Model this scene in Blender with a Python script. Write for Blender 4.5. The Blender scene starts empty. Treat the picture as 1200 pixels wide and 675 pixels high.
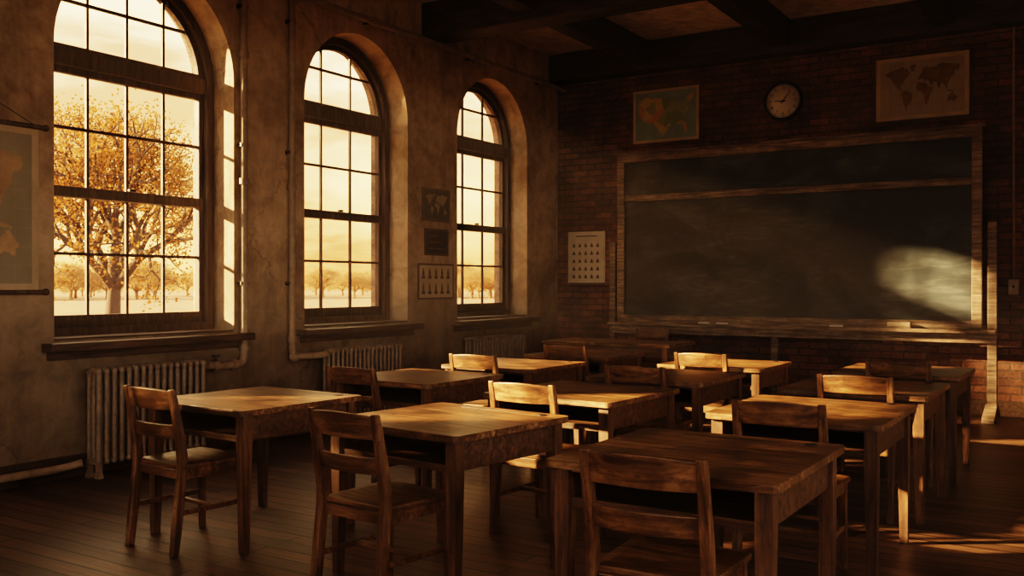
import bpy, bmesh, math, random
from mathutils import Vector, Matrix
random.seed(7)
sc = bpy.context.scene
CX, CY = 6.4, -11.34
PI = math.pi

# ------------------------------------------------------------------ materials
def nm(name):
    m = bpy.data.materials.new(name); m.use_nodes = True
    nt = m.node_tree
    for n in list(nt.nodes): nt.nodes.remove(n)
    out = nt.nodes.new('ShaderNodeOutputMaterial')
    b = nt.nodes.new('ShaderNodeBsdfPrincipled')
    nt.links.new(b.outputs[0], out.inputs[0])
    return m, nt, b, out
def N(nt, t, **kw):
    n = nt.nodes.new(t)
    for k, v in kw.items(): setattr(n, k, v)
    return n
def ramp(nt, stops, interp='LINEAR'):
    r = nt.nodes.new('ShaderNodeValToRGB'); r.color_ramp.interpolation = interp
    e = r.color_ramp.elements
    e[0].position = stops[0][0]; e[0].color = (*stops[0][1], 1)
    e[1].position = stops[-1][0]; e[1].color = (*stops[-1][1], 1)
    for p, c in stops[1:-1]:
        x = e.new(p); x.color = (*c, 1)
    return r
def g(v): return (v, v, v)
def coords(nt, scale=(1,1,1), rand=False, rot=(0,0,0)):
    tc = N(nt, 'ShaderNodeTexCoord'); mp = N(nt, 'ShaderNodeMapping')
    mp.inputs['Scale'].default_value = scale; mp.inputs['Rotation'].default_value = rot
    if rand:
        oi = N(nt, 'ShaderNodeObjectInfo')
        mu = N(nt, 'ShaderNodeMath', operation='MULTIPLY'); mu.inputs[1].default_value = 31.0
        nt.links.new(oi.outputs['Random'], mu.inputs[0])
        va = N(nt, 'ShaderNodeVectorMath', operation='ADD')
        nt.links.new(tc.outputs['Object'], va.inputs[0]); nt.links.new(mu.outputs[0], va.inputs[1])
        nt.links.new(va.outputs[0], mp.inputs[0])
    else:
        nt.links.new(tc.outputs['Object'], mp.inputs[0])
    return mp
def noise(nt, vec, scale, detail=5, rough=.6, dist=0):
    n = N(nt, 'ShaderNodeTexNoise'); n.inputs['Scale'].default_value = scale
    n.inputs['Detail'].default_value = detail; n.inputs['Roughness'].default_value = rough
    n.inputs['Distortion'].default_value = dist
    nt.links.new(vec.outputs[0], n.inputs['Vector']); return n
def mixc(nt, fac, a, b, mode='MIX'):
    m = N(nt, 'ShaderNodeMix', data_type='RGBA', blend_type=mode)
    for inp, v in ((m.inputs[0], fac), (m.inputs[6], a), (m.inputs[7], b)):
        if isinstance(v, (int, float)): inp.default_value = v
        elif isinstance(v, tuple): inp.default_value = (*v, 1)
        else: nt.links.new(v, inp)
    return m.outputs[2]
def bump(nt, b, h, strength=.3, dist=.01):
    bp = N(nt, 'ShaderNodeBump'); bp.inputs['Strength'].default_value = strength
    bp.inputs['Distance'].default_value = dist
    nt.links.new(h, bp.inputs['Height']); nt.links.new(bp.outputs[0], b.inputs['Normal'])
def simple(name, col, rough=.6, var=.25, scale=8, metal=0, bmp=.1):
    m, nt, b, o = nm(name)
    c = coords(nt, rand=True); n = noise(nt, c, scale)
    r = ramp(nt, [(.3, tuple(x*(1-var) for x in col)), (.7, tuple(min(1, x*(1+var)) for x in col))])
    nt.links.new(n.outputs[0], r.inputs[0]); nt.links.new(r.outputs[0], b.inputs['Base Color'])
    b.inputs['Roughness'].default_value = rough; b.inputs['Metallic'].default_value = metal
    if bmp: bump(nt, b, n.outputs[0], bmp, .005)
    return m
def wood(name, dark, mid, light, axis='X', rough=.38, wear=.5, stretch=14, spots=0):
    m, nt, b, o = nm(name)
    s = [stretch]*3; s['XYZ'.index(axis)] = 1.1
    c = coords(nt, tuple(s), rand=True)
    n1 = noise(nt, c, 2.2, 7, .65, .6)
    r1 = ramp(nt, [(.36, dark), (.5, mid), (.64, light)])
    nt.links.new(n1.outputs[0], r1.inputs[0])
    c2 = coords(nt, (1,1,1), rand=True)
    n2 = noise(nt, c2, 4.5, 8, .7, .3)
    r2 = ramp(nt, [(.40, g(1)), (.58, g(0))])
    nt.links.new(n2.outputs[0], r2.inputs[0])
    mu = N(nt, 'ShaderNodeMath', operation='MULTIPLY'); mu.inputs[1].default_value = wear
    nt.links.new(r2.outputs[0], mu.inputs[0])
    col = mixc(nt, mu.outputs[0], r1.outputs[0], tuple(x*.25 for x in mid))
    if spots:
        n3 = noise(nt, c2, 28, 6, .75); r3 = ramp(nt, [(.32, g(.3)), (.44, g(1)), (.58, g(1)), (.70, g(1.4))])
        nt.links.new(n3.outputs[0], r3.inputs[0]); col = mixc(nt, spots, col, r3.outputs[0], 'MULTIPLY')
        # long scratches
        cs = coords(nt, (3, 40, 40) if axis == 'X' else (40, 40, 3), rand=True, rot=(0, 0, .25)); n4 = noise(nt, cs, 1.5, 3, .5, .8)
        r4 = ramp(nt, [(.29, g(.22)), (.33, g(1))]); nt.links.new(n4.outputs[0], r4.inputs[0])
        col = mixc(nt, spots, col, r4.outputs[0], 'MULTIPLY')
    oi = N(nt, 'ShaderNodeObjectInfo')
    ro = ramp(nt, [(0, g(.75)), (1, g(1.12))]); nt.links.new(oi.outputs['Random'], ro.inputs[0])
    col = mixc(nt, 1.0, col, ro.outputs[0], 'MULTIPLY')
    nt.links.new(col, b.inputs['Base Color'])
    rr = N(nt, 'ShaderNodeMapRange'); rr.inputs[3].default_value = rough-.08; rr.inputs[4].default_value = rough+.25
    nt.links.new(n2.outputs[0], rr.inputs[0]); nt.links.new(rr.outputs[0], b.inputs['Roughness'])
    bump(nt, b, n1.outputs[0], .35, .002)
    return m

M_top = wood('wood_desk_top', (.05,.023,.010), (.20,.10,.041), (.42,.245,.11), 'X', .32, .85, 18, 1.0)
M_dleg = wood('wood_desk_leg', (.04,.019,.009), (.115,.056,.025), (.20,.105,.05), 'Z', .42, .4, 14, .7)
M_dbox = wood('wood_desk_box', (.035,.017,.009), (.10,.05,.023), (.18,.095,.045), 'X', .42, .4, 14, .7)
M_ch = wood('wood_chair', (.045,.021,.009), (.17,.083,.034), (.32,.175,.077), 'X', .34, .65, 14, .85)
M_chz = wood('wood_chair_post', (.045,.021,.009), (.16,.077,.032), (.30,.16,.07), 'Z', .34, .65, 14, .85)
M_beam = wood('wood_beam', (.016,.010,.007), (.042,.026,.017), (.078,.052,.035), 'X', .6, .4, 6)
M_frame = wood('wood_board_frame', (.08,.055,.038), (.21,.155,.11), (.38,.295,.215), 'X', .5, .5)
M_win = wood('wood_window', (.028,.018,.011), (.07,.043,.027), (.12,.076,.046), 'Z', .5, .3)
M_sill = wood('wood_sill', (.03,.018,.011), (.075,.045,.027), (.12,.075,.046), 'Y', .45, .3)
M_iron = simple('radiator_paint', (.23,.18,.13), .45, .3, 20, 0, .15)
M_pipe = simple('pipe_paint', (.29,.22,.15), .5, .3, 14, 0, .15)
M_metal = simple('dark_metal', (.05,.045,.04), .4, .2, 20, .8, .05)
M_ink = simple('inkwell_black', (.01,.01,.01), .4, .1)
M_paper = simple('aged_paper', (.46,.37,.25), .8, .15, 6, 0, 0)
M_paper2 = simple('aged_paper_light', (.56,.49,.38), .8, .12, 6, 0, 0)
M_print = simple('print_brown', (.09,.065,.04), .8, .2, 30, 0, 0)
M_land = simple('map_land', (.17,.11,.055), .8, .35, 9, 0, 0)
M_sea = simple('map_sea', (.34,.30,.22), .8, .12, 5, 0, 0)
M_seaG = simple('map_sea_green', (.24,.23,.165), .8, .12, 5, 0, 0)
M_landO = simple('map_land_ochre', (.36,.25,.14), .8, .35, 4, 0, 0)
M_darkprint = simple('slate_print', (.025,.025,.02), .7, .25, 9, 0, 0)
M_lightprint = simple('print_light', (.32,.27,.19), .8, .2, 10, 0, 0)
M_chalk = simple('chalk', (.8,.78,.72), .9, .05, 10, 0, 0)
M_felt = simple('eraser_felt', (.30,.25,.19), .95, .2, 40, 0, .2)
M_white = simple('clock_face_enamel', (.68,.62,.52), .4, .06, 3, 0, 0)
M_black = simple('clock_black', (.015,.012,.01), .4, .1, 10, 0, 0)

def mk_plaster(name='plaster_weathered', base=(.52,.395,.255), dark=(.27,.19,.115), light=(.64,.51,.35)):
    m, nt, b, o = nm(name)
    c = coords(nt)
    n1 = noise(nt, c, .9, 8, .65, .4)
    r1 = ramp(nt, [(.35, dark), (.49, base), (.68, light)]); nt.links.new(n1.outputs[0], r1.inputs[0])
    n2 = noise(nt, c, 6, 8, .7, .5)
    r2 = ramp(nt, [(.3, g(.55)), (.6, g(1.05))]); nt.links.new(n2.outputs[0], r2.inputs[0])
    col = mixc(nt, .85, r1.outputs[0], r2.outputs[0], 'MULTIPLY')
    # vertical water stains
    cst = coords(nt, (3, 3, .35)); n5 = noise(nt, cst, 1.6, 6, .65, .3)
    r5 = ramp(nt, [(.36, g(.55)), (.50, g(1))]); nt.links.new(n5.outputs[0], r5.inputs[0])
    col = mixc(nt, .5, col, r5.outputs[0], 'MULTIPLY')
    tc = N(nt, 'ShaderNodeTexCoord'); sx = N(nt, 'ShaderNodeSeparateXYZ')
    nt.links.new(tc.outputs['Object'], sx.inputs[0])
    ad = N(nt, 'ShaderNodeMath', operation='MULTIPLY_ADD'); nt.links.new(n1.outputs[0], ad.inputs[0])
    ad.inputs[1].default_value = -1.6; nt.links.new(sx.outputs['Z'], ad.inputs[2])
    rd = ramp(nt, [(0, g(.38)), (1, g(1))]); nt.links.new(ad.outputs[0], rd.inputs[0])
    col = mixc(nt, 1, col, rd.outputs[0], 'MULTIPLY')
    v = N(nt, 'ShaderNodeTexVoronoi', feature='DISTANCE_TO_EDGE'); v.inputs['Scale'].default_value = .8
    nd = noise(nt, c, 3, 6, .7)
    wv = N(nt, 'ShaderNodeVectorMath', operation='MULTIPLY_ADD')
    nt.links.new(nd.outputs[1], wv.inputs[0]); wv.inputs[1].default_value = (.5,.5,.5)
    nt.links.new(c.outputs[0], wv.inputs[2]); nt.links.new(wv.outputs[0], v.inputs['Vector'])
    rc = ramp(nt, [(.0, g(.4)), (.008, g(1))]); nt.links.new(v.outputs['Distance'], rc.inputs[0])
    msk = noise(nt, c, .7, 2); rm = ramp(nt, [(.46, g(0)), (.56, g(1))]); nt.links.new(msk.outputs[0], rm.inputs[0])
    crack = mixc(nt, rm.outputs[0], (1,1,1), rc.outputs[0])
    col = mixc(nt, 1, col, crack, 'MULTIPLY')
    nt.links.new(col, b.inputs['Base Color']); b.inputs['Roughness'].default_value = .85
    bump(nt, b, n2.outputs[0], .5, .012)
    return m
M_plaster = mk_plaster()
M_ceil = mk_plaster('plaster_ceiling', (.70,.60,.46), (.60,.50,.37), (.76,.66,.52))

def mk_brick(name, axis='XZ', c1=(.22,.10,.06), c2=(.105,.052,.036), mort=(.08,.06,.047)):
    m, nt, b, o = nm(name)
    tc = N(nt, 'ShaderNodeTexCoord'); sx = N(nt, 'ShaderNodeSeparateXYZ'); cb = N(nt, 'ShaderNodeCombineXYZ')
    nt.links.new(tc.outputs['Object'], sx.inputs[0])
    if axis == 'XZ': nt.links.new(sx.outputs['X'], cb.inputs[0])
    else:
        a = N(nt, 'ShaderNodeMath', operation='ADD'); nt.links.new(sx.outputs['X'], a.inputs[0]); nt.links.new(sx.outputs['Y'], a.inputs[1])
        nt.links.new(a.outputs[0], cb.inputs[0])
    nt.links.new(sx.outputs['Z'], cb.inputs[1])
    nz = noise(nt, cb, 5, 4)
    va = N(nt, 'ShaderNodeVectorMath', operation='MULTIPLY_ADD'); nt.links.new(nz.outputs[1], va.inputs[0])
    va.inputs[1].default_value = (.012,.012,0); nt.links.new(cb.outputs[0], va.inputs[2])
    br = N(nt, 'ShaderNodeTexBrick'); nt.links.new(va.outputs[0], br.inputs['Vector'])
    br.inputs['Scale'].default_value = 1; br.inputs['Brick Width'].default_value = .235
    br.inputs['Row Height'].default_value = .082; br.inputs['Mortar Size'].default_value = .008
    br.inputs['Mortar Smooth'].default_value = .3
    br.inputs['Color1'].default_value = (*c1,1); br.inputs['Color2'].default_value = (*c2,1); br.inputs['Mortar'].default_value = (*mort,1)
    n2 = noise(nt, cb, 2.0, 7, .7); r2 = ramp(nt, [(.34, g(.4)), (.66, g(1.5))]); nt.links.new(n2.outputs[0], r2.inputs[0])
    col = mixc(nt, 1, br.outputs[0], r2.outputs[0], 'MULTIPLY')
    n3 = noise(nt, cb, 30, 5, .7); r3 = ramp(nt, [(.3, g(.65)), (.7, g(1.25))]); nt.links.new(n3.outputs[0], r3.inputs[0])
    col = mixc(nt, 1, col, r3.outputs[0], 'MULTIPLY')
    nt.links.new(col, b.inputs['Base Color']); b.inputs['Roughness'].default_value = .8
    inv = N(nt, 'ShaderNodeMath', operation='MULTIPLY_ADD'); nt.links.new(br.outputs['Fac'], inv.inputs[0]); inv.inputs[1].default_value = -1.3
    nt.links.new(n3.outputs[0], inv.inputs[2])
    bump(nt, b, inv.outputs[0], 1.0, .018)
    return m
M_brick = mk_brick('brick_dark')
M_brickL = mk_brick('brick_exterior', 'YZ', (.42,.27,.17), (.3,.19,.12), (.35,.28,.22))

def mk_floor():
    m, nt, b, o = nm('floor_boards')
    c = coords(nt)
    br = N(nt, 'ShaderNodeTexBrick'); nt.links.new(c.outputs[0], br.inputs['Vector'])
    br.inputs['Scale'].default_value = 1; br.inputs['Brick Width'].default_value = 2.6
    br.inputs['Row Height'].default_value = .125; br.inputs['Mortar Size'].default_value = .008
    br.inputs['Mortar Smooth'].default_value = .3
    br.inputs['Color1'].default_value = (.17,.097,.056,1); br.inputs['Color2'].default_value = (.06,.035,.021,1)
    br.inputs['Mortar'].default_value = (.006,.004,.0025,1)
    cs = coords(nt, (1.2, 22, 1)); n1 = noise(nt, cs, 2, 7, .65, .5)
    r1 = ramp(nt, [(.3, g(.4)), (.7, g(1.4))]); nt.links.new(n1.outputs[0], r1.inputs[0])
    col = mixc(nt, 1, br.outputs[0], r1.outputs[0], 'MULTIPLY')
    n2 = noise(nt, c, 1.4, 6, .65); r2 = ramp(nt, [(.35, g(.5)), (.65, g(1.2))]); nt.links.new(n2.outputs[0], r2.inputs[0])
    col = mixc(nt, 1, col, r2.outputs[0], 'MULTIPLY')
    nt.links.new(col, b.inputs['Base Color'])
    rr = N(nt, 'ShaderNodeMapRange'); rr.inputs[3].default_value = .2; rr.inputs[4].default_value = .55
    nt.links.new(n2.outputs[0], rr.inputs[0]); nt.links.new(rr.outputs[0], b.inputs['Roughness'])
    h = N(nt, 'ShaderNodeMath', operation='MULTIPLY_ADD'); nt.links.new(br.outputs['Fac'], h.inputs[0]); h.inputs[1].default_value = -1.5
    nt.links.new(n1.outputs[0], h.inputs[2]); bump(nt, b, h.outputs[0], .6, .008)
    return m
M_floor = mk_floor()

def mk_board():
    m, nt, b, o = nm('slate_blackboard')
    c = coords(nt, (.8, 1, 1.2), rot=(0, .5, 0)); n1 = noise(nt, c, 1.3, 6, .6, 1.2)
    r1 = ramp(nt, [(.42, g(0)), (.68, g(1))]); nt.links.new(n1.outputs[0], r1.inputs[0])
    c2 = coords(nt, (1.6, 1, 9), rot=(0, .5, 0)); n2 = noise(nt, c2, 1.6, 7, .7, .8)
    r2 = ramp(nt, [(.47, g(0)), (.78, g(1))]); nt.links.new(n2.outputs[0], r2.inputs[0])
    f = N(nt, 'ShaderNodeMath', operation='MULTIPLY'); nt.links.new(r1.outputs[0], f.inputs[0]); f.inputs[1].default_value = .75
    col = mixc(nt, f.outputs[0], (.004,.012,.015), (.045,.066,.07))
    f2 = N(nt, 'ShaderNodeMath', operation='MULTIPLY'); nt.links.new(r2.outputs[0], f2.inputs[0]); nt.links.new(r1.outputs[0], f2.inputs[1])
    col = mixc(nt, f2.outputs[0], col, (.12,.14,.14))
    nt.links.new(col, b.inputs['Base Color']); b.inputs['Roughness'].default_value = .5
    return m
M_board = mk_board()

def mk_usmap():
    m, nt, b, o = nm('map_states')
    c = coords(nt); v = N(nt, 'ShaderNodeTexVoronoi'); v.inputs['Scale'].default_value = 7
    nt.links.new(c.outputs[0], v.inputs['Vector'])
    s = N(nt, 'ShaderNodeSeparateColor'); nt.links.new(v.outputs['Color'], s.inputs[0])
    r = ramp(nt, [(0,(.18,.25,.10)), (.3,(.48,.38,.15)), (.5,(.45,.27,.12)), (.75,(.26,.31,.15)), (1,(.54,.43,.2))], 'CONSTANT')
    nt.links.new(s.outputs[0], r.inputs[0]); nt.links.new(r.outputs[0], b.inputs['Base Color']); b.inputs['Roughness'].default_value = .7
    return m
M_states = mk_usmap()
M_teal = simple('map_ocean_teal', (.20,.29,.26), .7, .2, 5, 0, 0)

m, nt, b, o = nm('window_glass')
tr = N(nt, 'ShaderNodeBsdfTransparent'); tr.inputs[0].default_value = (.96,.95,.92,1)
gl = N(nt, 'ShaderNodeBsdfGlossy'); gl.inputs['Roughness'].default_value = .05
mx = N(nt, 'ShaderNodeMixShader'); mx.inputs[0].default_value = .04
nt.links.new(tr.outputs[0], mx.inputs[1]); nt.links.new(gl.outputs[0], mx.inputs[2]); nt.links.new(mx.outputs[0], o.inputs[0])
nt.nodes.remove(b); M_glass = m

def leafmat(name,c1,c2):
    m, nt, b, o = nm(name)
    c = coords(nt); n = noise(nt, c, 1.2, 3); r = ramp(nt, [(.35,c1), (.6,c2)])
    nt.links.new(n.outputs[0], r.inputs[0])
    df = N(nt, 'ShaderNodeBsdfDiffuse'); tl = N(nt, 'ShaderNodeBsdfTranslucent'); mx = N(nt, 'ShaderNodeMixShader'); mx.inputs[0].default_value = .5
    nt.links.new(r.outputs[0], df.inputs[0]); nt.links.new(r.outputs[0], tl.inputs[0])
    nt.links.new(df.outputs[0], mx.inputs[1]); nt.links.new(tl.outputs[0], mx.inputs[2]); nt.links.new(mx.outputs[0], o.inputs[0])
    nt.nodes.remove(b); return m
M_leaf = leafmat('autumn_leaves',(.15,.065,.018),(.27,.13,.038))
M_leafhaze = leafmat('hazed_autumn_leaves',(.30,.175,.08),(.40,.25,.12))  # far foliage, distance haze put into the paler leaf colour
M_bark = simple('bark', (.045,.026,.014), .9, .3, 10, 0, .3)
M_ground = simple('autumn_field', (.18,.10,.042), .95, .3, .3, 0, 0)

# ------------------------------------------------------------------ mesh builder
class B:
    def __init__(s): s.v=[]; s.f=[]; s.m=[]; s.sm=[]; s.mats=[]
    def mi(s, mat):
        if mat not in s.mats: s.mats.append(mat)
        return s.mats.index(mat)
    def add(s, vs, fs, mat, smooth=False):
        o=len(s.v); i=s.mi(mat); s.v += [tuple(v) for v in vs]
        for f in fs: s.f.append([o+k for k in f]); s.m.append(i); s.sm.append(smooth)
    def box(s, x0,x1,y0,y1,z0,z1, mat):
        vs=[(x,y,z) for z in (z0,z1) for y in (y0,y1) for x in (x0,x1)]
        s.add(vs, [(0,2,3,1),(4,5,7,6),(0,1,5,4),(2,6,7,3),(0,4,6,2),(1,3,7,5)], mat)
    def sweep(s, pts, hs, mat):
        vs=[]; fs=[]
        for (x,y,z),(hx,hy) in zip(pts,hs):
            vs += [(x-hx,y-hy,z),(x+hx,y-hy,z),(x+hx,y+hy,z),(x-hx,y+hy,z)]
        n=len(pts)
        for k in range(n-1):
            for j in range(4):
                a=k*4+j; b_=k*4+(j+1)%4; fs.append((a,b_,b_+4,a+4))
        fs.append((3,2,1,0)); e=(n-1)*4; fs.append((e,e+1,e+2,e+3))
        s.add(vs,fs,mat)
    def cyl(s, p0,p1,r0,r1,mat,n=12,smooth=True,caps=True):
        p0=Vector(p0);p1=Vector(p1);d=(p1-p0)
        if d.length<1e-6: return
        d.normalize(); a=d.orthogonal().normalized(); c=d.cross(a)
        vs=[]
        for p,r in ((p0,r0),(p1,r1)):
            for k in range(n):
                t=2*PI*k/n; vs.append(p+a*(math.cos(t)*r)+c*(math.sin(t)*r))
        s.add(vs,[(k,(k+1)%n,(k+1)%n+n,k+n) for k in range(n)],mat,smooth)
        if caps: s.add(vs,[tuple(range(n-1,-1,-1)),tuple(range(n,2*n))],mat)
    def sphere(s, c, r, mat, n=10, sc3=(1,1,1)):
        vs=[];fs=[]
        rows=n//2
        for i in range(rows+1):
            ph=PI*i/rows
            for k in range(n):
                t=2*PI*k/n
                vs.append((c[0]+r*sc3[0]*math.sin(ph)*math.cos(t), c[1]+r*sc3[1]*math.sin(ph)*math.sin(t), c[2]+r*sc3[2]*math.cos(ph)))
        for i in range(rows):
            for k in range(n):
                fs.append((i*n+k,(i+1)*n+k,(i+1)*n+(k+1)%n,i*n+(k+1)%n))
        s.add(vs,fs,mat,True)
    def obj(s, name, bevel=0, parent=None, loc=None):
        me=bpy.data.meshes.new(name); me.from_pydata(s.v,[],s.f)
        for mt in s.mats: me.materials.append(mt)
        for p,mi_,sm in zip(me.polygons,s.m,s.sm): p.material_index=mi_; p.use_smooth=sm
        me.update()
        ob=bpy.data.objects.new(name,me); sc.collection.objects.link(ob)
        if loc: ob.location=loc
        if parent: ob.parent=parent
        if bevel:
            md=ob.modifiers.new('bevel','BEVEL'); md.width=bevel; md.segments=2; md.limit_method='ANGLE'; md.angle_limit=math.radians(40)
        return ob
def empty(name, loc=(0,0,0)):
    e=bpy.data.objects.new(name,None); e.location=loc; sc.collection.objects.link(e); e.empty_display_size=.1; return e
def boxobj(name,x0,x1,y0,y1,z0,z1,mat,bevel=0,parent=None):
    b=B(); b.box(x0,x1,y0,y1,z0,z1,mat); return b.obj(name,bevel,parent)

def curve_sheet(name, outer, holes, x0, x1, mat, parent=None, post=None):
    """2-D outline (y,z) with holes, extruded between x0 and x1."""
    cu=bpy.data.curves.new(name,'CURVE'); cu.dimensions='2D'; cu.fill_mode='BOTH'; cu.extrude=abs(x1-x0)/2
    for pl in [outer]+holes:
        sp=cu.splines.new('POLY'); sp.points.add(len(pl)-1)
        for p,(a,b_) in zip(sp.points,pl): p.co=(a,b_,0,1)
        sp.use_cyclic_u=True
    tmp=bpy.data.objects.new('tmp',cu); sc.collection.objects.link(tmp)
    dg=bpy.context.evaluated_depsgraph_get(); dg.update()
    me=bpy.data.meshes.new_from_object(tmp.evaluated_get(dg)); me.name=name
    bpy.data.objects.remove(tmp)
    M=Matrix(((0,0,1,(x0+x1)/2),(1,0,0,0),(0,1,0,0),(0,0,0,1)))
    if post: M=post@M
    me.transform(M); me.materials.clear(); me.materials.append(mat)
    for p in me.polygons: p.use_smooth=False
    ob=bpy.data.objects.new(name,me); sc.collection.objects.link(ob)
    if parent: ob.parent=parent
    return ob
def tube(name, pts, r, mat, parent=None, fil=.08):
    P=[Vector(p) for p in pts]; out=[P[0]]
    for i in range(1,len(P)-1):
        a=(P[i-1]-P[i]).normalized(); c=(P[i+1]-P[i]).normalized()
        for k in range(6):
            t=k/5; out.append(P[i]+a*fil*(1-t)**2+c*fil*t**2)
    out.append(P[-1])
    cu=bpy.data.curves.new(name,'CURVE'); cu.dimensions='3D'; cu.bevel_depth=r; cu.bevel_resolution=4; cu.use_fill_caps=True
    sp=cu.splines.new('POLY'); sp.points.add(len(out)-1)
    for p,q in zip(sp.points,out): p.co=(*q,1)
    tmp=bpy.data.objects.new('tmp',cu); sc.collection.objects.link(tmp)
    dg=bpy.context.evaluated_depsgraph_get(); dg.update()
    me=bpy.data.meshes.new_from_object(tmp.evaluated_get(dg)); bpy.data.objects.remove(tmp)
    me.materials.clear(); me.materials.append(mat)
    for p in me.polygons: p.use_smooth=True
    ob=bpy.data.objects.new(name,me); sc.collection.objects.link(ob)
    if parent: ob.parent=parent
    return ob

# ------------------------------------------------------------------ room shell
XR, YB, H = 8.2, -15.0, 4.5
Z0, SPR = 1.0, 3.15
WIN = [(-7.34,-5.69,4),(-4.84,-3.29,3),(-2.37,-0.81,3),(-10.65,-9.0,4)]
FILL_WINR = [(5.7,7.35,4),(8.4,10.05,4),(11.1,12.75,4)]        # unseen right wall, windows added for fill light (local y' = -y)
FILL_WINB = [(-2.3,-.65,4),(-4.95,-3.3,4),(-7.6,-5.95,4)]      # unseen rear wall, openings added to let in fill light (local y' = -x)
def arch(y0,y1,z0,spr,n=28,inset=0):
    y0+=inset;y1-=inset;z0+=inset;r=(y1-y0)/2;c=(y0+y1)/2
    return [(y0,z0),(y1,z0)]+[(c+r*math.cos(PI*k/n),spr+r*math.sin(PI*k/n)) for k in range(n+1)]
rect=[(YB,0),(0,0),(0,H),(YB,H)]
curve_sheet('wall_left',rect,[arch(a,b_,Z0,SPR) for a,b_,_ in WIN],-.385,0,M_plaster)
rect2=[(YB-.2,-1),(.2,-1),(.2,H+.4),(YB-.2,H+.4)]
curve_sheet('wall_left_exterior',rect2,[arch(a+.03,b_-.03,Z0+.02,SPR) for a,b_,_ in WIN],-.49,-.386,M_brickL)
boxobj('wall_back',-.385,XR+.4,0,.25,0,H,M_brick)
MR=Matrix.Translation((XR,0,0))@Matrix.Rotation(PI,4,'Z')
MB=Matrix.Translation((0,YB,0))@Matrix.Rotation(PI/2,4,'Z')
curve_sheet('wall_right',[(0,0),(-YB,0),(-YB,H),(0,H)],[arch(a,b_,Z0,SPR) for a,b_,_ in FILL_WINR],-.385,0,M_plaster,post=MR)
curve_sheet('wall_rear',[(-XR-.385,0),(.385,0),(.385,H),(-XR-.385,H)],[arch(a,b_,Z0,SPR) for a,b_,_ in FILL_WINB],-.385,0,M_plaster,post=MB)
boxobj('floor',-.385,XR+.4,YB-.385,.25,-.12,0,M_floor)
boxobj('ceiling',-.6,XR+.4,YB-.385,.25,H,H+.12,M_ceil)
boxobj('baseboard_left',0,.022,YB,0,0,.16,M_sill,.004)
boxobj('baseboard_back',.022,XR,-.022,0,0,.16,M_sill,.004)
for i,y in enumerate((-2.88,-6.6,-10.3)):
    boxobj('trim_%d'%(i+1),0,XR,y-.17,y+.17,4.11,H,M_beam,.012)
boxobj('trim_4',0,XR,-.26,0,4.13,H,M_beam,.012)
M_beamY = wood('wood_joist', (.016,.010,.007), (.042,.026,.017), (.078,.052,.035), 'Y', .6, .4, 6)
k=5
for x in (1.35,3.15,4.9,6.7):
    for y0,y1 in ((-2.71,-.26),(-6.43,-3.05)):
        boxobj('trim_%d'%k,x-.11,x+.11,y0,y1,4.2,H,M_beamY,.01); k+=1

# ------------------------------------------------------------------ windows
def window(i,y0,y1,ncol):
    p=empty('window_%d'%i)
    curve_sheet('frame',arch(y0,y1,Z0,SPR),[arch(y0,y1,Z0,SPR,inset=.075)],-.385,-.25,M_win,p)
    curve_sheet('sash',arch(y0,y1,Z0,SPR,inset=.07),[arch(y0,y1,Z0,SPR,inset=.125)],-.35,-.30,M_win,p)
    b=B(); c=(y0+y1)/2; R=(y1-y0)/2-.1; a0=y0+.1; a1=y1-.1
    b.box(-.38,-.24,a0,a1,SPR-.09,SPR+.03,M_win)
    b.box(-.37,-.27,a0,a1,2.07,2.15,M_win)
    b.box(-.35,-.30,a0,a1,Z0+.07,Z0+.17,M_win)
    b.box(-.35,-.30,a0,a1,SPR-.14,SPR-.08,M_win)
    b.box(-.35,-.30,a0,a1,SPR+.03,SPR+.08,M_win)
    for z in (1.64,2.60): b.box(-.34,-.31,a0,a1,z-.012,z+.012,M_win)
    zz=SPR+.42; hw=math.sqrt(max(0,R*R-.42**2)); b.box(-.34,-.31,c-hw,c+hw,zz-.012,zz+.012,M_win)
    g0=y0+.125; g1=y1-.125
    for k in range(1,ncol):
        y=g0+(g1-g0)*k/ncol
        top=SPR+math.sqrt(R*R-(y-c)**2)
        b.box(-.338,-.312,y-.012,y+.012,Z0+.1,top,M_win)
    b.obj('muntins',.003,p)
    curve_sheet('glass',arch(y0,y1,Z0,SPR,inset=.1),[],-.327,-.323,M_glass,p)
    boxobj('sill_board',0.0,.14,y0-.1,y1+.12,.925,.985,M_sill,.008,p)
    boxobj('sill_apron',0.0,.03,y0-.06,y1+.08,.86,.925,M_sill,.004,p)
    boxobj('stool',-.25,-.0,y0+.002,y1-.002,1.0,1.015,M_sill,.003,p)
    boxobj('latch',-.27,-.24,c-.03,c+.03,2.15,2.17,M_metal,.003,p)
    return p
wi=1
for (a,b_,n) in WIN: window(wi,a,b_,n); wi+=1
for (a,b_,n) in FILL_WINR:  # added fill-light windows, out of view
    p=window(wi,a,b_,n); p.location=(XR,0,0); p.rotation_euler=(0,0,PI); wi+=1
for (a,b_,n) in FILL_WINB:  # likewise added behind the camera for fill
    p=window(wi,a,b_,n); p.location=(0,YB,0); p.rotation_euler=(0,0,PI/2); wi+=1

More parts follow.
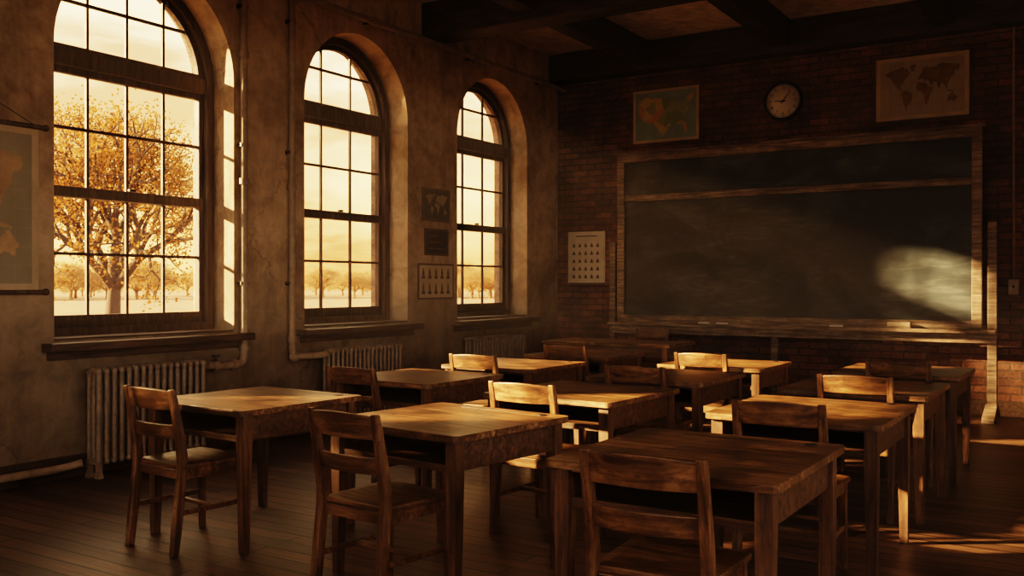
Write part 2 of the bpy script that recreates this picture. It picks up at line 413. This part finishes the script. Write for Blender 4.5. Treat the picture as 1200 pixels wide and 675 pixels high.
# ------------------------------------------------------------------ radiators & pipes
def radiator(name,y0,y1):
    b=B(); pitch=.062; n=int((y1-y0)/pitch); x=.17; zt=.80; zb=.12
    for k in range(n):
        y=y0+pitch*(k+.5)
        for dx in (-.055,0,.055): b.cyl((x+dx,y,zb),(x+dx,y,zt-.03),.019,.019,M_iron,8,True,False)
        for z in (zb,zt-.03):
            b.cyl((x-.055,y,z),(x+.055,y,z),.026,.026,M_iron,10)
            b.sphere((x-.055,y,z),.026,M_iron,8); b.sphere((x+.055,y,z),.026,M_iron,8)
        b.sphere((x,y,zt-.03),.03,M_iron,8,(2,.8,1.15))
    for z in (zb,zt-.03): b.cyl((x,y0,z),(x,y0+pitch*n,z),.022,.022,M_iron,10)
    for y in (y0+pitch*.5,y0+pitch*(n-.5)):
        for dx in (-.055,.055): b.sweep([(x+dx,y,0),(x+dx,y,.05),(x+dx,y,zb)],[(.026,.022),(.016,.016),(.02,.02)],M_iron)
    return b.obj(name)
radiator('radiator',-7.17,-6.13); radiator('radiator',-4.72,-3.64); radiator('radiator',-2.38,-1.2)
def collars(b,pts,r=.044,h=.025):
    for (p,ax) in pts:
        d={'x':Vector((h,0,0)),'y':Vector((0,h,0)),'z':Vector((0,0,h))}[ax]; p=Vector(p); b.cyl(p-d,p+d,r,r,M_pipe,14)
p=empty('heating_pipe')
tube('riser',[(.05,-5.62,4.47),(.05,-5.62,.72),(.10,-5.95,.72),(.17,-6.13,.75)],.032,M_pipe,p)
b=B(); collars(b,[((.05,-5.62,.86),'z'),((.05,-5.62,2.3),'z'),((.07,-5.76,.72),'y'),((.12,-6.0,.725),'y'),((.05,-5.62,3.4),'z')]); 
b.cyl((.10,-5.97,.72),(.10,-5.97,.80),.012,.012,M_metal); b.cyl((.10,-5.97,.80),(.10,-5.97,.82),.035,.035,M_metal)
for z in (1.4,2.6,3.8): b.box(.002,.06,-5.66,-5.58,z,z+.03,M_metal)
b.obj('fittings',0,p)
p=empty('heating_pipe')
tube('riser',[(.05,-5.05,4.47),(.05,-5.05,.74),(.14,-4.84,.74),(.17,-4.73,.75)],.032,M_pipe,p)
b=B(); collars(b,[((.05,-5.05,.9),'z'),((.05,-5.05,2.3),'z')]); b.sphere((.06,-5.03,.74),.05,M_pipe)
for z in (1.4,2.6,3.8): b.box(.002,.06,-5.09,-5.01,z,z+.03,M_metal)
b.obj('fittings',0,p)
p=empty('ceiling_pipe')
tube('run',[(.14,-14.8,4.05),(.14,-.05,4.05)],.032,M_pipe,p)
b=B()
for y in (-12,-9,-7.6,-5.3,-4.0,-2.2,-.6): b.cyl((.14,y-.03,4.05),(.14,y+.03,4.05),.044,.044,M_pipe); b.box(0,.14,y-.012,y+.012,4.04,4.06,M_metal)
b.obj('brackets',0,p)
p=empty('skirting_pipe')
tube('run',[(.08,-14.8,.09),(.08,-7.35,.09),(.15,-7.22,.12)],.028,M_pipe,p,.04)
b=B()
for y in (-14,-12,-10,-8.4,-7.6): b.box(.025,.09,y-.02,y+.02,0,.07,M_metal)
b.obj('brackets',0,p)

# ------------------------------------------------------------------ student desks
def desk_mesh(w=.88,d=.88):
    b=B(); hx=w/2; hy=d/2
    r=.03; pts=[]
    for cx,cy,a0 in ((hx-r,hy-r,0),(-hx+r,hy-r,90),(-hx+r,-hy+r,180),(hx-r,-hy+r,270)):
        for k in range(5):
            a=math.radians(a0+k*22.5); pts.append((cx+r*math.cos(a),cy+r*math.sin(a)))
    n=len(pts)
    vs=[(x,y,.722) for x,y in pts]+[(x,y,.752) for x,y in pts]
    b.add(vs,[tuple(range(n-1,-1,-1)),tuple(range(n,2*n))]+[(k,(k+1)%n,(k+1)%n+n,k+n) for k in range(n)],M_top)
    ix=hx-.06; iy=hy-.06
    for sx in (-1,1):
        for sy in (-1,1):
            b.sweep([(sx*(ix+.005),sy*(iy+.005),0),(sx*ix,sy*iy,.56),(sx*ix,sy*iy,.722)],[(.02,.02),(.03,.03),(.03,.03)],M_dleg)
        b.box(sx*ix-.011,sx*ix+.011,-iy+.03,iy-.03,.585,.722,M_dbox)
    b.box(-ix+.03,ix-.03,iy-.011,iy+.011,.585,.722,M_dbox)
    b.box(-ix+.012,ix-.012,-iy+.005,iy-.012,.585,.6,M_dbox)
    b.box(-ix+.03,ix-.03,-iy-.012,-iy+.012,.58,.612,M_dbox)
    b.box(-ix+.03,ix-.03,-iy-.008,-iy+.012,.705,.722,M_dbox)
    b.cyl((hx-.12,hy-.08,.7525),(hx-.12,hy-.08,.756),.027,.025,M_ink,16)
    b.box(-.22,.2,hy-.085,hy-.072,.7515,.7527,M_ink)
    o=b.obj('student_desk',.004); me=o.data; bpy.data.objects.remove(o); return me
DM=desk_mesh()
def addbev(o,w=.004):
    md=o.modifiers.new('bevel','BEVEL'); md.width=w; md.segments=2; md.limit_method='ANGLE'; md.angle_limit=math.radians(40)
def desk(x,y,rot=0,sx=1,sy=1):
    o=bpy.data.objects.new('student_desk',DM); sc.collection.objects.link(o)
    o.location=(x+CX,y+CY,0); o.rotation_euler=(0,0,math.radians(rot)); o.scale=(sx,sy,1); addbev(o); return o
# ------------------------------------------------------------------ chairs
def chair_mesh():
    b=B()
    nx,ny=10,10; vs=[];fs=[]
    def P(i,j,top):
        u=i/nx*2-1; v=j/ny*2-1
        hw=.205+.018*(v+1)/2
        x=u*hw; y=.005+v*.21
        if v>.6: y-=.02*(abs(u)**4)*(v-.6)/.4
        z=.468-(.011*(1-u*u)*(1-v*v)) - (.006 if abs(v)==1 or abs(u)==1 else 0) if top else .438
        return (x,y,z)
    for top in (True,False):
        for j in range(ny+1):
            for i in range(nx+1): vs.append(P(i,j,top))
    K=(nx+1)*(ny+1)
    for j in range(ny):
        for i in range(nx):
            a=j*(nx+1)+i; fs.append((a,a+1,a+nx+2,a+nx+1)); fs.append((K+a,K+a+nx+1,K+a+nx+2,K+a+1))
    for i in range(nx):
        fs.append((i,K+i,K+i+1,i+1)); a=ny*(nx+1)+i; fs.append((a,a+1,K+a+1,K+a))
    for j in range(ny):
        a=j*(nx+1); fs.append((a,a+nx+1,K+a+nx+1,K+a)); a+=nx; fs.append((a,K+a,K+a+nx+1,a+nx+1))
    b.add(vs,fs,M_ch)
    def by(z):
        if z<.47: return -.262+.052*z/.47
        t=(z-.47)/.39; return -.21-.065*t**1.3
    zs=[0,.15,.3,.43,.5,.6,.7,.8,.862]
    for sx in (-1,1):
        b.sweep([(sx*(.2+.0*z),by(z),z) for z in zs],[(.017,.02)]+[(.019,.023)]*3+[(.019,.024)]*2+[(.018,.021),(.017,.018),(.016,.015)],M_chz)
        b.sweep([(sx*.19,.19,0),(sx*.185,.18,.44)],[(.015,.015),(.021,.021)],M_chz)
        b.box(sx*.192-.009,sx*.192+.009,-.2,.17,.385,.438,M_ch)
        b.box(sx*.193-.008,sx*.193+.008,-.235,.175,.20,.228,M_ch)
    b.box(-.17,.17,.172,.19,.385,.438,M_ch); b.box(-.18,.18,-.215,-.197,.385,.438,M_ch)
    b.box(-.185,.185,-.015,.011,.203,.225,M_ch)
    def slat(z0,z1,th=.018,crown=0.0,bow=.032):
        n=14; vs=[];fs=[]
        for k in range(n+1):
            u=k/n*2-1; x=u*.19; bo=bow*(1-u*u)
            zt=z1+crown*(1-u*u)
            for (z,dy) in ((z0,-th/2),(z0,th/2),(zt,th/2),(zt,-th/2)):
                vs.append((x,by(z)-bo+dy,z))
        for k in range(n):
            for j in range(4):
                a=k*4+j; c=k*4+(j+1)%4; fs.append((a,a+4,c+4,c))
        fs.append((0,1,2,3)); e=n*4; fs.append((e+3,e+2,e+1,e))
        b.add(vs,fs,M_ch)
    slat(.752,.852,.02,.012); slat(.60,.675,.018,.0)
    o=b.obj('c'); me=o.data; me.name='wooden_chair'; bpy.data.objects.remove(o); return me
CM=chair_mesh()
def chair(x,y,rot=0):
    o=bpy.data.objects.new('wooden_chair',CM); sc.collection.objects.link(o)
    o.location=(x+CX,y+CY,0); o.rotation_euler=(0,0,math.radians(rot)); addbev(o,.005); return o
desks=[(-4.17,3.83,-3,1,1),(-2.74,3.76,-7,1,.95),(-1.34,3.51,0,1.0,1.06),
       (-4.17,5.38,-2,1,1),(-2.73,5.16,-3,1,1.03),(-1.31,5.06,0,.98,1.06),
       (-4.17,6.66,-1,1,1),(-2.70,6.40,0,1,1.03),(-1.32,6.38,0,1,1.06),
       (-4.2,7.97,0,1,.95),(-2.7,7.62,0,1,.95),(-1.32,7.75,0,1,1.02)]
for t in desks: desk(*t)
chairs=[(-4.25,3.47,-4),(-2.74,3.31,-6),(-1.27,3.05,2),
        (-4.2,4.97,-3),(-2.72,4.71,-3),(-1.29,4.62,0),
        (-4.17,6.32,0),(-2.67,6.04,0),(-1.28,6.13,0),
        (-4.12,7.7,0),(-2.73,7.4,0),(-1.25,7.34,0)]
for t in chairs: chair(*t)
b=B(); w,d=.78,.38
b.box(-w,w,-d,d,.735,.77,M_top)
for sx in (-1,1):
    for sy in (-1,1): b.sweep([(sx*(w-.07),sy*(d-.06),0),(sx*(w-.07),sy*(d-.06),.735)],[(.025,.025),(.035,.035)],M_dleg)
    b.box(sx*(w-.07)-.012,sx*(w-.07)+.012,-d+.09,d-.09,.62,.735,M_dbox)
for sy in (-1,1): b.box(-w+.1,w-.1,sy*(d-.06)-.012,sy*(d-.06)+.012,.62,.735,M_dbox)
o=b.obj('teacher_table',.005,loc=(1.72,-1.66,0))
chair(-4.72,10.45,180)

# ------------------------------------------------------------------ blackboard
b=B(); y=-.29
X0,X1,ZB,ZT=1.06,5.28,.93,3.06
b.box(X0+.08,X1-.08,y-.012,y+.012,ZB+.06,ZT-.07,M_board)
b.box(X0,X1,y-.045,y+.03,ZT-.1,ZT,M_frame); b.box(X0-.04,X1+.04,y-.065,y+.03,ZT,ZT+.03,M_frame)
b.box(X0,X1,y-.04,y+.03,ZB,ZB+.09,M_frame)
b.box(X0+.09,X1-.09,y-.035,y+.02,2.46,2.54,M_frame)
o=b.obj('frame_and_slate',.006); parts=[o]
b=B()
for x in (X0,X1-.1): b.box(x,x+.1,y-.043,y+.028,ZB+.09,ZT-.1,M_frame)
parts.append(b.obj('stiles',.006))
b=B()
b.box(X0-.06,X1+.14,y-.2,y-.045,.895,.925,M_frame); b.box(X0-.06,X1+.14,y-.2,y-.185,.925,.935,M_frame)
b.box(X0-.06,X1+.14,y-.07,y-.03,.79,.895,M_frame)
parts.append(b.obj('chalk_tray',.004))
b=B()
b.box(5.33,5.42,y-.04,y+.04,.0,2.06,M_frame); b.box(.95,1.03,y-.04,y+.04,0,1.95,M_frame); b.box(3.06,3.14,y-.06,y+.02,0,.8,M_frame)
for x in (5.31,.93): b.sweep([(x+.065,y-.12,0),(x+.065,y-.12,.05),(x+.065,y-.06,.16)],[(.06,.3),(.06,.28),(.055,.06)],M_frame)
parts.append(b.obj('posts',.006))
p=empty('blackboard')
for o in parts: o.parent=p
b=B()
for x,r in ((2.20,.0),(2.42,.1),(3.75,.05)): b.cyl((x,y-.14,.94),(x+.14,y-.14+r*.2,.94),.013,.013,M_chalk,8)
b.obj('chalk_sticks',0,p)
b=B(); b.box(4.36,4.60,y-.16,y-.09,.926,.95,M_frame); b.box(4.36,4.60,y-.16,y-.09,.95,1.0,M_felt); b.obj('blackboard_eraser',.006)

# ------------------------------------------------------------------ maps, posters, clock
CONT=[[(.06,.78),(.12,.84),(.2,.86),(.27,.9),(.33,.86),(.36,.75),(.30,.66),(.285,.58),(.25,.58),(.24,.52),(.28,.46),(.22,.50),(.17,.6),(.14,.7)],
 [(.27,.46),(.31,.47),(.36,.42),(.40,.36),(.37,.25),(.33,.17),(.32,.08),(.295,.2),(.265,.36)],
 [(.36,.9),(.44,.93),(.42,.82),(.385,.78)],
 [(.455,.62),(.47,.7),(.50,.74),(.51,.84),(.54,.86),(.65,.84),(.73,.9),(.8,.88),(.95,.84),(.93,.76),(.89,.74),(.88,.68),(.84,.6),(.81,.52),(.79,.42),(.77,.5),(.74,.55),(.705,.43),(.68,.55),(.64,.58),(.63,.5),(.6,.52),(.58,.62),(.54,.6),(.5,.66)],
 [(.455,.58),(.54,.58),(.585,.5),(.64,.46),(.6,.34),(.57,.18),(.54,.18),(.53,.34),(.51,.42),(.45,.43),(.43,.5)],
 [(.80,.28),(.83,.33),(.87,.35),(.92,.27),(.90,.19),(.84,.21),(.81,.2)],
 [(.78,.4),(.84,.37),(.88,.36),(.84,.4)]]
US=[(.04,.86),(.12,.9),(.3,.86),(.52,.87),(.6,.82),(.66,.84),(.7,.72),(.78,.74),(.86,.84),(.94,.92),(.96,.84),(.88,.7),(.86,.58),(.8,.46),(.84,.3),(.86,.14),(.82,.12),(.78,.28),(.66,.3),(.58,.26),(.5,.14),(.46,.06),(.4,.16),(.3,.34),(.14,.4),(.06,.56)]
rj=random.Random(2)
def rough(poly, amp=.012, n=5):
    out=[]
    for i in range(len(poly)):
        a=poly[i]; c=poly[(i+1)%len(poly)]; out.append(a)
        for k in range(1,n):
            t=k/n; out.append((a[0]+(c[0]-a[0])*t+rj.uniform(-amp,amp)*.7, a[1]+(c[1]-a[1])*t+rj.uniform(-amp,amp)))
    return out
CONT=[rough(s) for s in CONT]; US=rough(US,.014)
def flatmap(name, org, ux, uz, nrm, w, h, paper, sea, land, shapes, border=.05, frame=None):
    org=Vector(org);ux=Vector(ux);uz=Vector(uz);nr=Vector(nrm)
    b=B()
    def quad(a0,a1,c0,c1,d0,d1,mat):
        vs=[org+ux*a+uz*c+nr*d for d in (d0,d1) for c in (c0,c1) for a in (a0,a1)]
        b.add(vs,[(0,2,3,1),(4,5,7,6),(0,1,5,4),(2,6,7,3),(0,4,6,2),(1,3,7,5)],mat)
    quad(0,w,0,h,.003,.012,paper)
    quad(border,w-border,border,h-border,.012,.0135,sea)
    for s in shapes:
        vs=[org+ux*(border+(w-2*border)*a)+uz*(border+(h-2*border)*c)+nr*.0148 for a,c in s]
        b.add(vs,[tuple(range(len(vs)))],land)
    if frame:
        t=.02
        quad(-t,w+t,-t,0,.002,.02,frame);quad(-t,w+t,h,h+t,.002,.02,frame);quad(-t,0,0,h,.002,.02,frame);quad(w,w+t,0,h,.002,.02,frame)
    return b,quad,org,ux,uz,nr
b,*_=flatmap('m',(1.14,0,3.24),(1,0,0),(0,0,1),(0,-1,0),.9,.68,M_paper,M_teal,M_states,[US],.035); b.obj('country_map')
b,quad,*_=flatmap('m',(4.16,0,3.25),(1,0,0),(0,0,1),(0,-1,0),.96,.70,M_paper,M_sea,M_land,CONT,.045,M_win)
for k in range(1,8): quad(.045+.109*k-.001,.045+.109*k+.001,.045,.655,.0135,.0139,M_land)
for k in range(1,5): quad(.045,.915,.045+.122*k-.001,.045+.122*k+.001,.0135,.0139,M_land)
b.obj('world_map')
b,quad,*_=flatmap('m',(.17,0,1.43),(1,0,0),(0,0,1),(0,-1,0),.56,.69,M_paper2,M_paper2,M_print,[],.02)
for r in range(5):
    for c in range(5):
        a=.07+c*.09; z=.06+r*.105; quad(a,a+.04,z,z+.03,.0135,.0142,M_print); quad(a+.01,a+.03,z+.03,z+.05,.0135,.0142,M_print)
quad(.12,.44,.62,.635,.0135,.0142,M_print)
b.obj('alphabet_chart')
b,*_=flatmap('m',(0,8.29+CY,2.11),(0,1,0),(0,0,1),(1,0,0),.52,.37,M_print,M_darkprint,M_lightprint,CONT,.03); b.obj('framed_world_print')
b,quad,*_=flatmap('m',(0,8.34+CY,1.73),(0,1,0),(0,0,1),(1,0,0),.44,.30,M_print,M_darkprint,M_land,[],.025)
for r in range(3): quad(.06,.36-.05*r,.07+r*.07,.085+r*.07,.0135,.0142,M_land)
b.obj('slate_print_poster')
b,quad,*_=flatmap('m',(0,8.22+CY,1.24),(0,1,0),(0,0,1),(1,0,0),.66,.40,M_print,M_paper,M_print,[],.02)
for r in range(2):
    for c in range(5):
        a=.06+c*.115; z=.06+r*.17; quad(a,a+.06,z,z+.03,.0135,.0142,M_print); quad(a+.012,a+.048,z+.03,z+.085,.0135,.0142,M_print if r else M_land); quad(a+.02,a+.04,z+.085,z+.115,.0135,.0142,M_print)
b.obj('botany_poster')
b,quad,*_=flatmap('m',(.01,-8.75,1.36),(0,1,0),(0,0,1),(1,0,0),1.28,1.14,M_paper,M_seaG,M_landO,CONT,.05)
for k in range(1,10): quad(.05+.118*k-.0015,.05+.118*k+.0015,.05,1.09,.0135,.0141,M_lightprint)
for k in range(1,8): quad(.05,1.23,.05+.13*k-.0015,.05+.13*k+.0015,.0135,.0141,M_lightprint)
b.cyl((.03,-8.79,2.51),(.03,-7.43,2.51),.017,.017,M_win); b.cyl((.03,-8.79,1.35),(.03,-7.43,1.35),.017,.017,M_win)
for z in (2.51,1.35):
    for y in (-8.8,-7.42): b.sphere((.03,y,z),.025,M_win)
b.cyl((.025,-7.5,2.52),(.02,-8.11,2.82),.003,.003,M_metal,6); b.cyl((.025,-8.72,2.52),(.02,-8.11,2.82),.003,.003,M_metal,6); b.cyl((0,-8.11,2.82),(.03,-8.11,2.82),.01,.01,M_metal)
b.obj('hanging_wall_map')
p=empty('wall_clock',(3.10,0,3.60))
def lathe(prof,mat,n=48):
    bb=B(); vs=[];fs=[]
    for (r,dy) in prof:
        for k in range(n): t=2*PI*k/n; vs.append((r*math.cos(t),-dy,r*math.sin(t)))
    for i in range(len(prof)-1):
        for k in range(n): fs.append((i*n+k,i*n+(k+1)%n,(i+1)*n+(k+1)%n,(i+1)*n+k))
    bb.add(vs,fs,mat,True); return bb
lathe([(.20,0),(.238,.0),(.24,.03),(.232,.05),(.215,.055),(.203,.045),(.2,.02)],M_black).obj('rim',0,p)
lathe([(.0001,.022),(.205,.022),(.205,.0)],M_white).obj('face',0,p)
b=B()
for k in range(60):
    t=2*PI*k/60; r0=.180 if k%5 else .172; hw=.0018 if k%5 else .004
    d=Vector((math.sin(t),0,math.cos(t))); s_=Vector((math.cos(t),0,-math.sin(t)))
    vs=[]
    for r in (r0,.192):
        for q in (-hw,hw): vs.append(d*r+s_*q+Vector((0,-.0235,0)))
    b.add(vs,[(0,1,3,2)],M_black)
def hand(ang,L,hw):
    t=math.radians(ang); d=Vector((math.sin(t),0,math.cos(t))); s_=Vector((math.cos(t),0,-math.sin(t)))
    vs=[]
    for yy in (-.027,-.030):
        vs+=[d*(-.03)-s_*hw+Vector((0,yy,0)),d*(-.03)+s_*hw+Vector((0,yy,0)),d*L+s_*hw*.4+Vector((0,yy,0)),d*L-s_*hw*.4+Vector((0,yy,0))]
    b.add(vs,[(0,1,2,3),(7,6,5,4),(0,4,5,1),(1,5,6,2),(2,6,7,3),(3,7,4,0)],M_black)
hand(272,.10,.009); hand(38,.15,.007)
b.cyl((0,-.022,0),(0,-.034,0),.012,.012,M_black)
b.obj('hands_and_ticks',0,p)
for k in range(1,13):
    t=2*PI*k/12; cu=bpy.data.curves.new('n','FONT'); cu.body=str(k); cu.size=.052; cu.align_x='CENTER'; cu.align_y='CENTER'
    tmp=bpy.data.objects.new('t',cu); sc.collection.objects.link(tmp); dg=bpy.context.evaluated_depsgraph_get(); dg.update()
    me=bpy.data.meshes.new_from_object(tmp.evaluated_get(dg)); bpy.data.objects.remove(tmp)
    me.materials.clear(); me.materials.append(M_black)
    o=bpy.data.objects.new('numeral_%d'%k,me); sc.collection.objects.link(o); o.parent=p
    o.rotation_euler=(PI/2,0,0); o.location=(.148*math.sin(t),-.0236,.148*math.cos(t))
b=B(); b.box(5.50,5.60,-.04,0,1.30,1.46,M_pipe); b.cyl((5.55,-.04,1.38),(5.55,-.06,1.39),.012,.01,M_black); b.cyl((5.55,-.02,1.46),(5.55,-.02,4.13),.012,.012,M_pipe)
b.obj('light_switch',.004)

# ------------------------------------------------------------------ outdoors
def tree_mesh(seed,hgt=10.5,nleaf=10,r0=.26,ls=(.035,.075)):
    rnd=random.Random(seed); b=B(); tips=[]
    def br(p,d,L,r,lev):
        q=p+d*L; mid=p+d*L*.5+Vector((rnd.uniform(-1,1),rnd.uniform(-1,1),rnd.uniform(-.3,.5)))*L*.07
        b.cyl(p,mid,r,r*.85,M_bark,6,True,False); b.cyl(mid,q,r*.85,r*.68,M_bark,6,True,False)
        if lev>=3: tips.append((q,lev)); tips.append((mid,lev))
        if lev==7: return
        n=4 if lev==0 else (3 if lev<3 else 2)
        az0=rnd.uniform(0,2*PI)
        for i in range(n):
            ang=rnd.uniform(.45,.95) if lev<2 else rnd.uniform(.3,.75)
            o=d.orthogonal().normalized(); o=Matrix.Rotation(az0+rnd.uniform(-.4,.4)+i*2*PI/n,3,d)@o
            nd=(d*math.cos(ang)+o*math.sin(ang)); nd.z+=.06; nd.normalize()
            br(q,nd,L*rnd.uniform(.7,.88),r*(.6 if lev==0 else .66),lev+1)
        if lev==0: br(q,Vector((.05,.03,1)).normalized(),L*.95,r*.7,lev+1)
    br(Vector((0,0,0)),Vector((0,0,1)),hgt*.2,r0,0)
    for q,lev in tips:
        for _ in range(nleaf if lev>5 else nleaf//3):
            c=q+Vector([rnd.gauss(0,.3) for _ in range(3)]); s=rnd.uniform(*ls)
            a=Vector([rnd.gauss(0,1) for _ in range(3)]).normalized(); e=a.orthogonal().normalized()
            b.add([c-a*s,c+e*s*.7,c+a*s,c-e*s*.7],[(0,1,2,3)],M_leaf)
    o=b.obj('t'); me=o.data; bpy.data.objects.remove(o); return me
T1=tree_mesh(3,11.2,9,.38,(.035,.085))
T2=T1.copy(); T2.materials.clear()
for mt in T1.materials: T2.materials.append(M_leafhaze)  # bark and leaves both take the haze-paled colour
T3=tree_mesh(9,10.5,12,.26,(.12,.22))
def tree(x,y,rot,s,me=T1,name='autumn_tree',sz=None):
    o=bpy.data.objects.new(name,me); sc.collection.objects.link(o); o.location=(x,y,-1); o.rotation_euler=(0,0,rot); o.scale=(s,s,sz or s); return o
tree(-28.9,13.4,.4,1.0)
AZ,EL=math.radians(35),math.radians(18)
sd=Vector((-math.cos(AZ)*math.cos(EL),-math.sin(AZ)*math.cos(EL),math.sin(EL)))
def blocker(yw,dist,s,sz,rot,me=T3):  # unseen tree added along the sun ray to cut light into a window
    q=Vector((0,yw,0))+sd*dist; tree(q.x,q.y,rot,s,me,'sun_blocker_tree',sz)
blocker(-.7,16,.5,1.15,1.0); blocker(-1.1,19,.45,1.3,2.2)
blocker(-4.2,18,.8,6.0,3.0)
blocker(-9.5,13,.66,.66,.3); blocker(-10.6,15,.62,.66,1.3)
boxobj('ground_exterior',-320,-.62,-120,320,-1.3,-1.0,M_ground)
rnd=random.Random(5)
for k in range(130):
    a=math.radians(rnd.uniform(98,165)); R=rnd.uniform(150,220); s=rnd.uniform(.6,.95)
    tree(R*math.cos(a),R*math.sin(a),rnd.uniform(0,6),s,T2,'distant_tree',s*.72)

# ------------------------------------------------------------------ light
w=bpy.data.worlds.new('sunset_sky'); sc.world=w; w.use_nodes=True; nt=w.node_tree
for n in list(nt.nodes): nt.nodes.remove(n)
out=N(nt,'ShaderNodeOutputWorld'); bg=N(nt,'ShaderNodeBackground'); nt.links.new(bg.outputs[0],out.inputs[0])
tc=N(nt,'ShaderNodeTexCoord'); sx=N(nt,'ShaderNodeSeparateXYZ'); nt.links.new(tc.outputs['Generated'],sx.inputs[0])
def zramp(stops):
    r=ramp(nt,stops); ma=N(nt,'ShaderNodeMath',operation='MULTIPLY_ADD'); ma.inputs[1].default_value=.5; ma.inputs[2].default_value=.5
    nt.links.new(sx.outputs['Z'],ma.inputs[0]); nt.links.new(ma.outputs[0],r.inputs[0]); return r
r=zramp([(0,(.10,.06,.03)),(.49,(.2,.12,.06)),(.5,(.72,.32,.09)),(.54,(.92,.50,.18)),(.62,(.95,.63,.32)),(.85,(.8,.65,.49)),(1,(.6,.51,.44))])
re=zramp([(0,(.12,.08,.05)),(.49,(.2,.14,.1)),(.5,(1.45,1.05,.80)),(.60,(1.5,1.2,.98)),(1,(.9,.82,.78))])   # anti-solar sky, more neutral
mp=N(nt,'ShaderNodeMapping'); mp.inputs['Scale'].default_value=(1,1,3.5); nt.links.new(tc.outputs['Generated'],mp.inputs[0])
cl=noise(nt,mp,3.2,7,.6,.4); rc=ramp(nt,[(.42,(.55,.42,.35)),(.6,(1.12,1.08,1.0))]); nt.links.new(cl.outputs[0],rc.inputs[0])
col=mixc(nt,1,r.outputs[0],rc.outputs[0],'MULTIPLY')
mr=N(nt,'ShaderNodeMapRange'); mr.inputs[1].default_value=-.15; mr.inputs[2].default_value=.75; 
dt=N(nt,'ShaderNodeVectorMath',operation='DOT_PRODUCT'); dt.inputs[1].default_value=(.82,-.57,0)
nt.links.new(tc.outputs['Generated'],dt.inputs[0]); nt.links.new(dt.outputs['Value'],mr.inputs[0])
col=mixc(nt,mr.outputs[0],col,re.outputs[0])
nt.links.new(col,bg.inputs[0]); bg.inputs[1].default_value=5.2

L=bpy.data.lights.new('sun','SUN'); L.energy=62; L.color=(1,.58,.27); L.angle=math.radians(1.5)
lo=bpy.data.objects.new('sun',L); sc.collection.objects.link(lo); lo.rotation_euler=sd.to_track_quat('Z','Y').to_euler(); lo.location=(-10,-10,10)

# faint dust haze hanging in the open air above the furniture
m=bpy.data.materials.new('dusty_air'); m.use_nodes=True; nt=m.node_tree
for n in list(nt.nodes): nt.nodes.remove(n)
o=nt.nodes.new('ShaderNodeOutputMaterial'); vs=nt.nodes.new('ShaderNodeVolumeScatter'); vs.inputs['Density'].default_value=.004; vs.inputs['Anisotropy'].default_value=.2
vs.inputs['Color'].default_value=(1,.95,.88,1); nt.links.new(vs.outputs[0],o.inputs['Volume'])
boxobj('dusty_air',.3,XR-.3,YB+.3,-.56,1.02,3.98,m)

# ------------------------------------------------------------------ camera
cam=bpy.data.cameras.new('camera'); co=bpy.data.objects.new('camera',cam); sc.collection.objects.link(co)
co.location=(CX,CY,1.40); co.rotation_euler=(math.radians(90-.18),0,math.radians(32.2)); cam.lens=33.3; cam.sensor_width=36; cam.clip_end=1000
sc.camera=co
sc.view_settings.view_transform='Filmic'; sc.view_settings.look='High Contrast'
